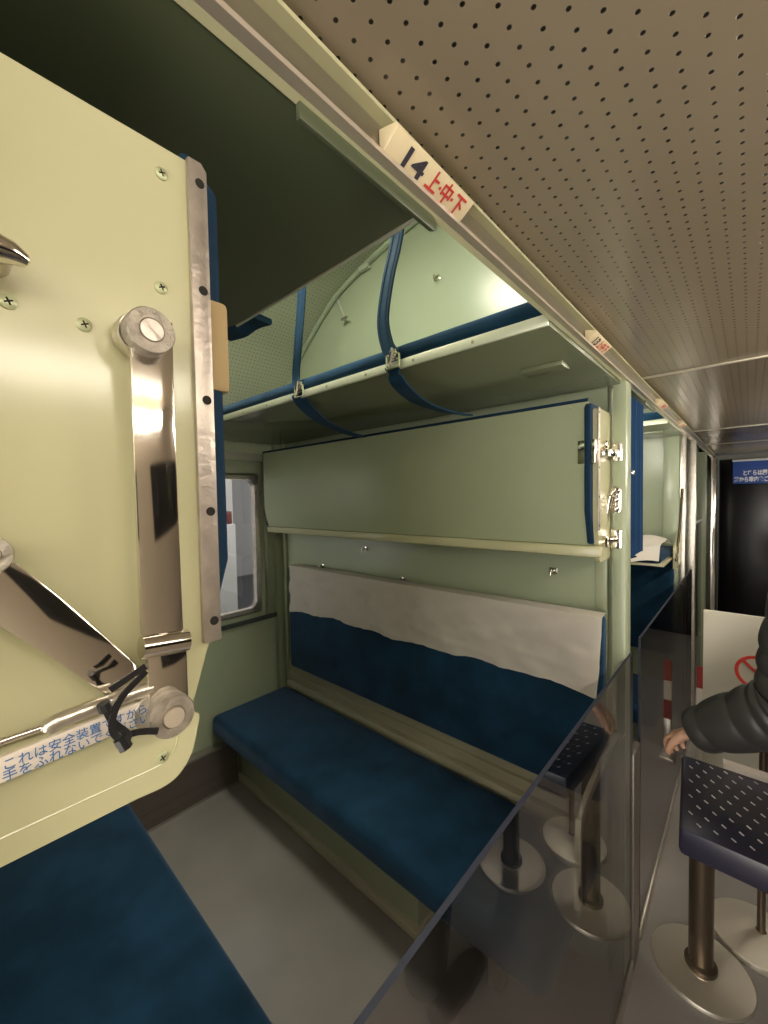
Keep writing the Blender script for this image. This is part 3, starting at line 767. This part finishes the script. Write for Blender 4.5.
tag(sheet(), 'rumpled white sheet spread on the lowered bunk past the post', 'sheet')
t = thing('reading_lamp', (-.55, 2.02, 1.93), 'lit reading lamp under the near upper bunk of the second compartment', 'lamp')
B('housing', WSTRIP, t, (-.66, -.42, 1.98, 2.0, 1.85, 1.935)); B('diffuser', LAMPF, t, (-.64, -.44, 2.001, 2.03, 1.86, 1.92), bev=.005)
def curtain():
    bm = bmesh.new(); g = []; n = 40
    for i in range(n + 1):
        f = i / n; y = YP + PT + .025 + .22 * f; x = -.308 + .009 * math.sin(f * 34)
        g.append((bm.verts.new((x, y, 1.38)), bm.verts.new((x, y, 1.93))))
    for a, b in zip(g, g[1:]): f = bm.faces.new((a[0], b[0], b[1], a[1])); f.smooth = True
    bmesh.ops.solidify(bm, geom=bm.faces[:], thickness=.003)
    return mk('curtain', bm, CURT)
tag(curtain(), 'gathered blue curtain hanging right behind the pale green post', 'curtain')

# --------------------------------------------------- smoked barriers
XB = -.277
def barrier(y0, y1, zt, label, th=.008, drop=None):
    t = thing('smoked_barrier', (XB, (y0 + y1) / 2, 0), label, 'barrier', 'smoked acrylic barriers along the corridor')
    bm = bmesh.new(); box(bm, XB - th, XB, y0, y1, .045, zt)
    for f in bm.faces: f.material_index = 0 if abs(f.normal.x) > .9 else 1
    bm.normal_update()
    for f in bm.faces: f.material_index = 0 if abs(f.normal.x) > .9 else 1
    mk('acrylic_panel', bm, [SMOKE, EDGE], t)
    B('bottom_channel', STEEL, t, (XB - .010, XB + .004, y0, y1, 0, .044), bev=.002)
    return t
b1 = barrier(.12, 1.50, 1.083, 'nearer smoked acrylic barrier in front of the far bench')
b2 = barrier(1.63, 3.30, 1.095, 'farther smoked acrylic barrier past the pale green post')
# end post of the nearer barrier, with cap and grab bracket
B('end_post', mat('grey_brown_post', (.22, .20, .17), .35, .4), b1, (XB - .014, XB + .004, 1.505, 1.60, 0, .74), bev=.003)
bm = bmesh.new(); P0 = onX(638, 737, XB - .012)
box(bm, XB - .06, XB - .008, 1.40, 1.50, .835, .85, bev=.003)
mk('bracket_cap', bm, WSTRIP, b1)
bm = bmesh.new(); xk = XB - .035
tube(bm, smoothpts([(xk, 1.46, .83), (xk, 1.36, .825), (xk, 1.14, .80), (xk, 1.08, .775), (xk, 1.055, .74), (xk, 1.05, .66), (xk, 1.05, .56)]), .010, 14, flat=((1, 0, 0), .030, .012))
mk('grab_bracket', bm, WSTRIP, b1)

# --------------------------------------------------- bench table on disc-foot poles
def disc_foot(c, r, m, parent, thick=.012):
    bm = bmesh.new(); lathe(bm, (c[0], c[1], 0), (0, 0, 1), [(r, 0), (r, thick * .5), (r * .985, thick), (r * .35, thick + .004), (.05, thick + .006), (0, thick + .006)], 64); return mk('disc_base', bm, m, parent)
tb = thing('slatted_stand_table', (.06, 1.58, 0), 'navy studded plastic table on bronze poles with round steel feet, at the right edge', 'table')
for x, y in ((-.107, 1.66), (.20, 1.62)):
    disc_foot((x, y), .140, BASEM, tb)
    bm = bmesh.new(); lathe(bm, (x, y, .018), (0, 0, 1), [(.045, 0), (.045, .012), (.034, .020), (.034, .60), (0, .60)], 28); mk('pole', bm, POLEM, tb)
cs = [onX(0, 0, 1)] * 0
zt = .70
def onZ(u, v, Z):
    d = ray(u, v); k = (Z - EYE) / d.z; return Vector((d.x * k, d.y * k, Z))
q = [onZ(682, 753, zt), onZ(679, 827, zt)]
dirx = (onZ(768, 866, zt) - q[1]).normalized(); dx2 = (onZ(768, 775, zt) - q[0]).normalized()
wd = .50
c4 = [q[0], q[1], q[1] + dirx * wd, q[0] + dirx * wd]
bm = bmesh.new(); prism(bm, [p - Vector((0, 0, .075)) for p in c4], (0, 0, .075), bev=.012)
tt = mk('table_top', bm, TABLEM, tb)
bm = bmesh.new()
u_ = (c4[3] - c4[0]); v_ = (c4[1] - c4[0])
for i in range(13):
    for j in range(9):
        fx, fy = (i + .7 + (.0 if j % 2 else .5)) / 14, (j + .8) / 9.8
        p = c4[0] + u_ * fx * 1.0 + v_ * fy
        d = (u_.normalized() * .004 + v_.normalized() * .004)
        tube(bm, [p - d + Vector((0, 0, .0005)), p + d + Vector((0, 0, .0005))], .0021, 6)
tag(mk('stud', bm, STUD, tt), kind='stuff')
bm = bmesh.new(); e = [c4[0] + v_ * .02 + u_ * .12, c4[0] + v_ * .10 + u_ * .12, c4[0] + v_ * .10 + u_ * .8, c4[0] - v_ * .12 + u_ * .8, c4[0] - v_ * .10 + u_ * .12]
prism(bm, [p + Vector((0, 0, .016)) for p in (c4[0] + u_ * .22 - v_ * .06, c4[0] + u_ * .22 + v_ * .03, c4[0] + u_ * .95 + v_ * .03, c4[0] + u_ * .95 - v_ * .06)], (0, 0, -.0145))
tag(mk('paper_pad', bm, LABELM), 'white paper pad on the navy table beneath the black sleeve', 'paper')

# poster stand behind the table
ps = thing('poster_stand', (.03, 1.90, 0), 'white poster with a red prohibition ring on a round-footed floor stand', 'sign stand')
disc_foot((.03, 1.905), .134, BASEM, ps, .02)
bm = bmesh.new(); lathe(bm, (.045, 1.925, .02), (0, 0, 1), [(.02, 0), (.012, .01), (.012, .84), (0, .84)], 20); mk('thin_pole', bm, POLEM, ps)
YQ = 1.97
A, Bq = onY(703.5, 609.5, YQ), onY(766, 618, YQ); D = Vector((1, .0, 0))
# slightly turned board
x0 = A.x; zt2 = A.z
bm = bmesh.new(); prism(bm, [(x0, YQ, zt2), (x0 + .42, YQ, zt2), (x0 + .42, YQ, zt2 - .60), (x0, YQ, zt2 - .60)], (0, .012, 0), bev=.003)
pbd = mk('poster_board', bm, POSTERM, ps)
c = onY(757, 673, YQ); r0 = .062
bm = bmesh.new(); n = 48
tube(bm, [(c.x + r0 * .91 * math.cos(2 * PI * i / n), YQ - .0012, c.z + r0 * .91 * math.sin(2 * PI * i / n)) for i in range(n + 1)], .004, 6, flat=((0, 1, 0), .011, .0012))
tube(bm, [(c.x - r0 * .6, YQ - .0035, c.z + r0 * .6), (c.x + r0 * .6, YQ - .0035, c.z - r0 * .6)], .004, 6, flat=((0, 1, 0), .010, .0008))
mk('prohibition_ring', bm, mat('ring_red', (.80, .06, .04), .5), pbd)
bm = bmesh.new()
for i, (dx, dz, hh) in enumerate(((-.045, -.085, .010), (-.034, -.088, .012), (-.022, -.085, .009))):
    tube(bm, [(c.x + dx, YQ - .0035, c.z + dz), (c.x + dx + .004, YQ - .0035, c.z + dz + hh)], .001, 5)
mk('small_print', bm, INK, pbd)
# red-white marker post behind poster
mp_ = thing('striped_marker', (-.2, 2.9, 0), 'narrow red and white striped marker post left of the poster', 'post')
for i in range(3):
    B('stripe_band', REDSTR if i % 2 == 0 else LABELM, mp_, (-.218, -.180, 2.90, 2.93, .24 + .117 * i, .357 + .117 * i))
B('foot', STEEL, mp_, (-.235, -.165, 2.86, 2.98, 0, .02), (-.218, -.180, 2.90, 2.93, .02, .24), bev=.004)

# door sign at the end of the corridor
ds = thing('hanging_sign', (.2, YEND - .06, 1.7), 'blue sign with white characters hanging before the dark end door', 'sign')
sa = onY(733, 462, YEND - .07); sb_ = onY(768, 482, YEND - .07)
B('sign_board', SIGNB, ds, (sa.x, sa.x + .55, YEND - .07, YEND - .055, sb_.z - .01, sa.z), bev=.002)
B('sign_top', SIGNW, ds, (sa.x - .005, sa.x + .555, YEND - .078, YEND - .054, sa.z + .001, sa.z + .022), bev=.002)
hh = sa.z - sb_.z
text('sign_text', 'とびらは開きません', .056, (sa.x + .075, YEND - .0725, sb_.z + hh * .36), (1, 0, 0), (0, 0, 1), [SIGNW], ds, .001, bold=.0025, sx=.66)
text('sign_text', '窓から車内をご覧ください', .056, (sa.x + .012, YEND - .0725, sb_.z + hh * .06), (1, 0, 0), (0, 0, 1), [SIGNW], ds, .001, bold=.0025, sx=.66)

# --------------------------------------------------- person in a black puffer jacket leaning on the table
def skin_body(name, verts, edges, radii, m, parent=None, sub=2, root=0):
    me = bpy.data.meshes.new(name); me.from_pydata([Vector(v) for v in verts], edges, [])
    o = bpy.data.objects.new(name, me); C.objects.link(o)
    md = o.modifiers.new('s', 'SKIN'); md.use_smooth_shade = True
    for i, v in enumerate(me.skin_vertices[0].data):
        r = radii[i]; v.radius = (r, r) if not isinstance(r, tuple) else r; v.use_root = (i == root)
    o.modifiers.new('d', 'SUBSURF').levels = sub; o.modifiers['d'].render_levels = sub
    bpy.context.view_layer.update()
    m2 = bpy.data.meshes.new_from_object(o.evaluated_get(bpy.context.evaluated_depsgraph_get()))
    bpy.data.objects.remove(o)
    bm = bmesh.new(); bm.from_mesh(m2)
    for f in bm.faces: f.smooth = True
    return mk(name, bm, m, parent, norm=False)
# joints
SH = onY(828, 588, 1.45); EL = onY(787, 714, 1.52); WR = onY(692, 729, 1.58); HN = onY(676, 742, 1.62)
SH2 = Vector((.50, 1.18, 1.27)); EL2 = Vector((.46, 1.38, .98)); WR2 = Vector((.30, 1.55, .80))
CH = Vector((.36, 1.22, 1.24)); PEL = Vector((.34, .94, .92)); NK = Vector((.355, 1.36, 1.36)); HD = Vector((.35, 1.46, 1.44))
pe = thing('person', (.3, 1.0, 0), 'person in a black quilted puffer jacket leaning a forearm on the navy table', 'person')
V = [PEL, (PEL + CH) / 2, CH, SH, SH2, NK, HD, (.345, 1.50, 1.50),
     (.24, .96, .88), (.21, 1.02, .48), (.20, .98, .10), (.42, .94, .88), (.43, .98, .48), (.43, .92, .10),
     EL, (WR + EL) / 2, WR, EL2, WR2]
E_ = [(0, 1), (1, 2), (2, 3), (2, 4), (2, 5), (5, 6), (6, 7), (0, 8), (8, 9), (9, 10), (0, 11), (11, 12), (12, 13), (3, 14), (14, 15), (15, 16), (4, 17), (17, 18)]
R_ = [.13, .13, .14, .065, .065, .055, .085, .08, .08, .055, .04, .08, .055, .04, .042, .034, .024, .042, .024]
skin_body('body', V, E_, R_, SKIN, pe)
# jacket
def puff(pts, rad, rings, name, par):
    P = smoothpts(pts, 24); L = len(P); bm = bmesh.new(); rr = []
    for i in range(L):
        f = i / (L - 1); k = f * (len(rad) - 1); a = int(min(k, len(rad) - 2)); base = rad[a] + (rad[a + 1] - rad[a]) * (k - a)
        rr.append(base * (.92 + .09 * abs(math.sin((f + .03 * math.sin(f * 17)) * PI * rings)) ** .6))
    tube(bm, P, rr, 32); return mk(name, bm, JACKET, par)
jk = bmesh.new()
puff([WR + Vector((.01, -.005, .0)), WR + (EL - WR) * .5, EL + Vector((-.01, .0, -.0)), EL + Vector((.025, -.02, .06)), EL + (SH - EL) * .55, SH], [.062, .080, .092, .095, .095, .10], 9, 'jacket_sleeve', pe)
puff([WR2, EL2, EL2 + (SH2 - EL2) * .5, SH2], [.050, .07, .08, .09], 8, 'jacket_sleeve', pe)
bm = bmesh.new()
P = smoothpts([PEL - Vector((0, .02, .08)), PEL + Vector((0, .02, .03)), (PEL + CH) / 2, CH, NK - Vector((0, .03, .02))], 12)
rr = []
for i in range(len(P)):
    f = i / (len(P) - 1); base = .19 + .02 * math.sin(f * PI) - (.10 * max(0, f - .75) * 4); rr.append(base * (.94 + .07 * abs(math.sin(f * PI * 7))))
tube(bm, P, rr, 36); mk('jacket_body', bm, JACKET, pe)
for ax, pts in (('l', [(.25, .96, .90), (.21, 1.02, .48), (.20, .99, .06)]), ('r', [(.41, .94, .90), (.43, .98, .48), (.43, .93, .06)])):
    bm = bmesh.new(); tube(bm, smoothpts(pts, 8), [.11 - .045 * i / 16 for i in range(17)], 24); mk('trouser_leg', bm, TROUS, pe)
def shoe(x, y):
    t = None
    bm = bmesh.new(); pts = [(x - .005, y - .09), (x, y - .03), (x, y + .06), (x - .002, y + .13), (x - .004, y + .165)]
    tube(bm, smoothpts([(a, b, .050 - .012 * i) for i, (a, b) in enumerate(pts)], 6), [.030 + .014 * math.sin(i / 24 * PI) for i in range(25)], 20)
    s = mk('shoe', bm, SHOE, pe)
    bm = bmesh.new(); o = [(x + .045 * math.cos(a) * (1 if math.sin(a) < 0 else .95), y + .04 + .14 * math.sin(a), 0) for a in [2 * PI * i / 32 for i in range(32)]]
    prism(bm, o, (0, 0, .014), bev=.003); mk('sole', bm, SOLE, s)
shoe(.13, 1.03); shoe(.43, .93)
# head, hair
bm = bmesh.new(); bmesh.ops.create_icosphere(bm, subdivisions=4, radius=1)
fw = Vector((-.25, .55, -.55)).normalized(); upn = Vector((-.15, .55, .6)); upn = (upn - fw * upn.dot(fw)).normalized(); rgt = fw.cross(upn)
HC = HD + fw * .03 + upn * .03
def facept(v):
    a, b, c2 = v.x, v.y, v.z          # right, forward, up
    x = a * .074 * (1 - .18 * max(0, -c2)); y = b * .095; z = c2 * .118
    if b > 0:
        y += .020 * math.exp(-(a / .16) ** 2 - ((c2 + .12) / .16) ** 2)            # nose
        y -= .008 * math.exp(-((abs(a) - .38) / .16) ** 2 - ((c2 - .05) / .12) ** 2)  # eye sockets
        y += .005 * math.exp(-(a / .3) ** 2 - ((c2 + .45) / .08) ** 2)           # lips
        y += .008 * math.exp(-(a / .3) ** 2 - ((c2 + .8) / .15) ** 2)            # chin
    if abs(a) > .9: x += math.copysign(.010, a) * (abs(c2) < .25)
    return HC + rgt * x + fw * y + upn * z
for v in bm.verts: v.co = facept(v.co.copy())
for f in bm.faces: f.smooth = True
mk('head', bm, SKIN, pe)
bm = bmesh.new(); bmesh.ops.create_icosphere(bm, subdivisions=4, radius=1)
bmesh.ops.delete(bm, geom=[v for v in bm.verts if (v.co.y > .35 and v.co.z < .45) or v.co.z < -.55], context='VERTS')
for v in bm.verts:
    v.co = HC + rgt * v.co.x * .083 + fw * (v.co.y * .103) + upn * (v.co.z * .128 + .004)
for f in bm.faces: f.smooth = True
mk('hair', bm, HAIR, pe)
# hand: palm and five fingers, curled over the table edge
def hand(W, d, nrm, par, s=1.0, flip=1):
    d = d.normalized(); nrm = (nrm - d * nrm.dot(d)).normalized(); sd = d.cross(nrm) * flip
    V = [W, W + d * .045 * s, W + d * .085 * s]; E2 = [(0, 1), (1, 2)]; R2 = [(.022, .016), (.034, .014), (.036, .012)]
    R2 = [.020, .024, .020]
    for i, (off, L) in enumerate(((-.030, .068), (-.010, .076), (.010, .070), (.029, .056))):
        b = W + d * (.070 if i in (1, 2) else .064) * s + sd * off; k = len(V)
        V += [b, b + d * .022 * s + nrm * .002, b + d * (.022 + L * .40) * s - nrm * .010, b + d * (.022 + L * .62) * s - nrm * .030, b + d * (.022 + L * .66) * s - nrm * .048]
        E2 += [(1, k), (k, k + 1), (k + 1, k + 2), (k + 2, k + 3), (k + 3, k + 4)]; R2 += [.013, .0105, .0092, .0085, .0070]
    b = W + d * .020 * s + sd * -.026; k = len(V)
    V += [b, b + d * .030 - sd * .020 - nrm * .012, b + d * .052 - sd * .026 - nrm * .026, b + d * .068 - sd * .026 - nrm * .036]
    E2 += [(0, k), (k, k + 1), (k + 1, k + 2), (k + 2, k + 3)]; R2 += [.016, .0125, .0105, .0085]
    skin_body('hand', V, E2, R2, SKIN, par, sub=2, root=1)
hand(WR + Vector((0, 0, -.01)), Vector((-.5, .35, -.45)), Vector((-.5, .2, .9)), pe, .8)
hand(WR2, Vector((-.5, .8, -.35)), Vector((0, .3, 1)), pe, .9, -1)

# --------------------------------------------------- outside the window
tag(B('platform', EXTD, None, (-6.49, XW - .5, -4, 8, -.1, 0.30)), 'dark grey exhibition floor outside the compartment window', 'floor')
tag(B('hall_wall', EXTW, None, (-6.6, -6.5, -4, 9, -.1, 4)), 'pale grey exhibition hall wall beyond the window glass', 'wall')
PW = mat('white_pillar', (.42, .42, .43), .5)
ya, yb = onX(200, 540, -4).y, onX(234, 540, -4).y
tag(B('hall_pillar', PW, None, (-4.25, -4.0, ya, yb, .30, 3.1), bev=.01), 'white wall pier standing in the hall just outside the compartment window', 'pillar')
y1_ = onX(231, 540, -3.7).y
tag(B('display_plinth', PW, None, (-3.9, -3.6, y1_ - .35, y1_, .30, 1.38), bev=.01), 'white plinth below the dark red box outside the window', 'plinth')
tag(B('display_case', mat('dark_red_case', (.10, .015, .015), .4), None, (-3.88, -3.62, y1_ - .30, y1_ - .02, 1.38, 1.50), bev=.01), 'dark red box resting on the white plinth outside the window', 'box')
tag(B('hall_ceiling', EXTW, None, (-6.49, XW - .5, -4, 8, 3.261, 3.35)), 'pale hall ceiling outside the window', 'ceiling')
hl = thing('hall_lamp', (-4.2, 2.2, 3.2), 'lit ceiling lamp of the exhibition hall outside the window', 'lamp')
B('lamp_diffuser', mat('hall_light', (.9, .9, .9), .5, emit=(1, .97, .92), estr=4), hl, (-4.8, -3.8, 1.4, 2.8, 3.2, 3.22)); B('lamp_body', WSTRIP, hl, (-4.85, -3.75, 1.35, 2.85, 3.221, 3.26))

for o in list(bpy.data.objects):
    if '_w' in o: del o['_w']
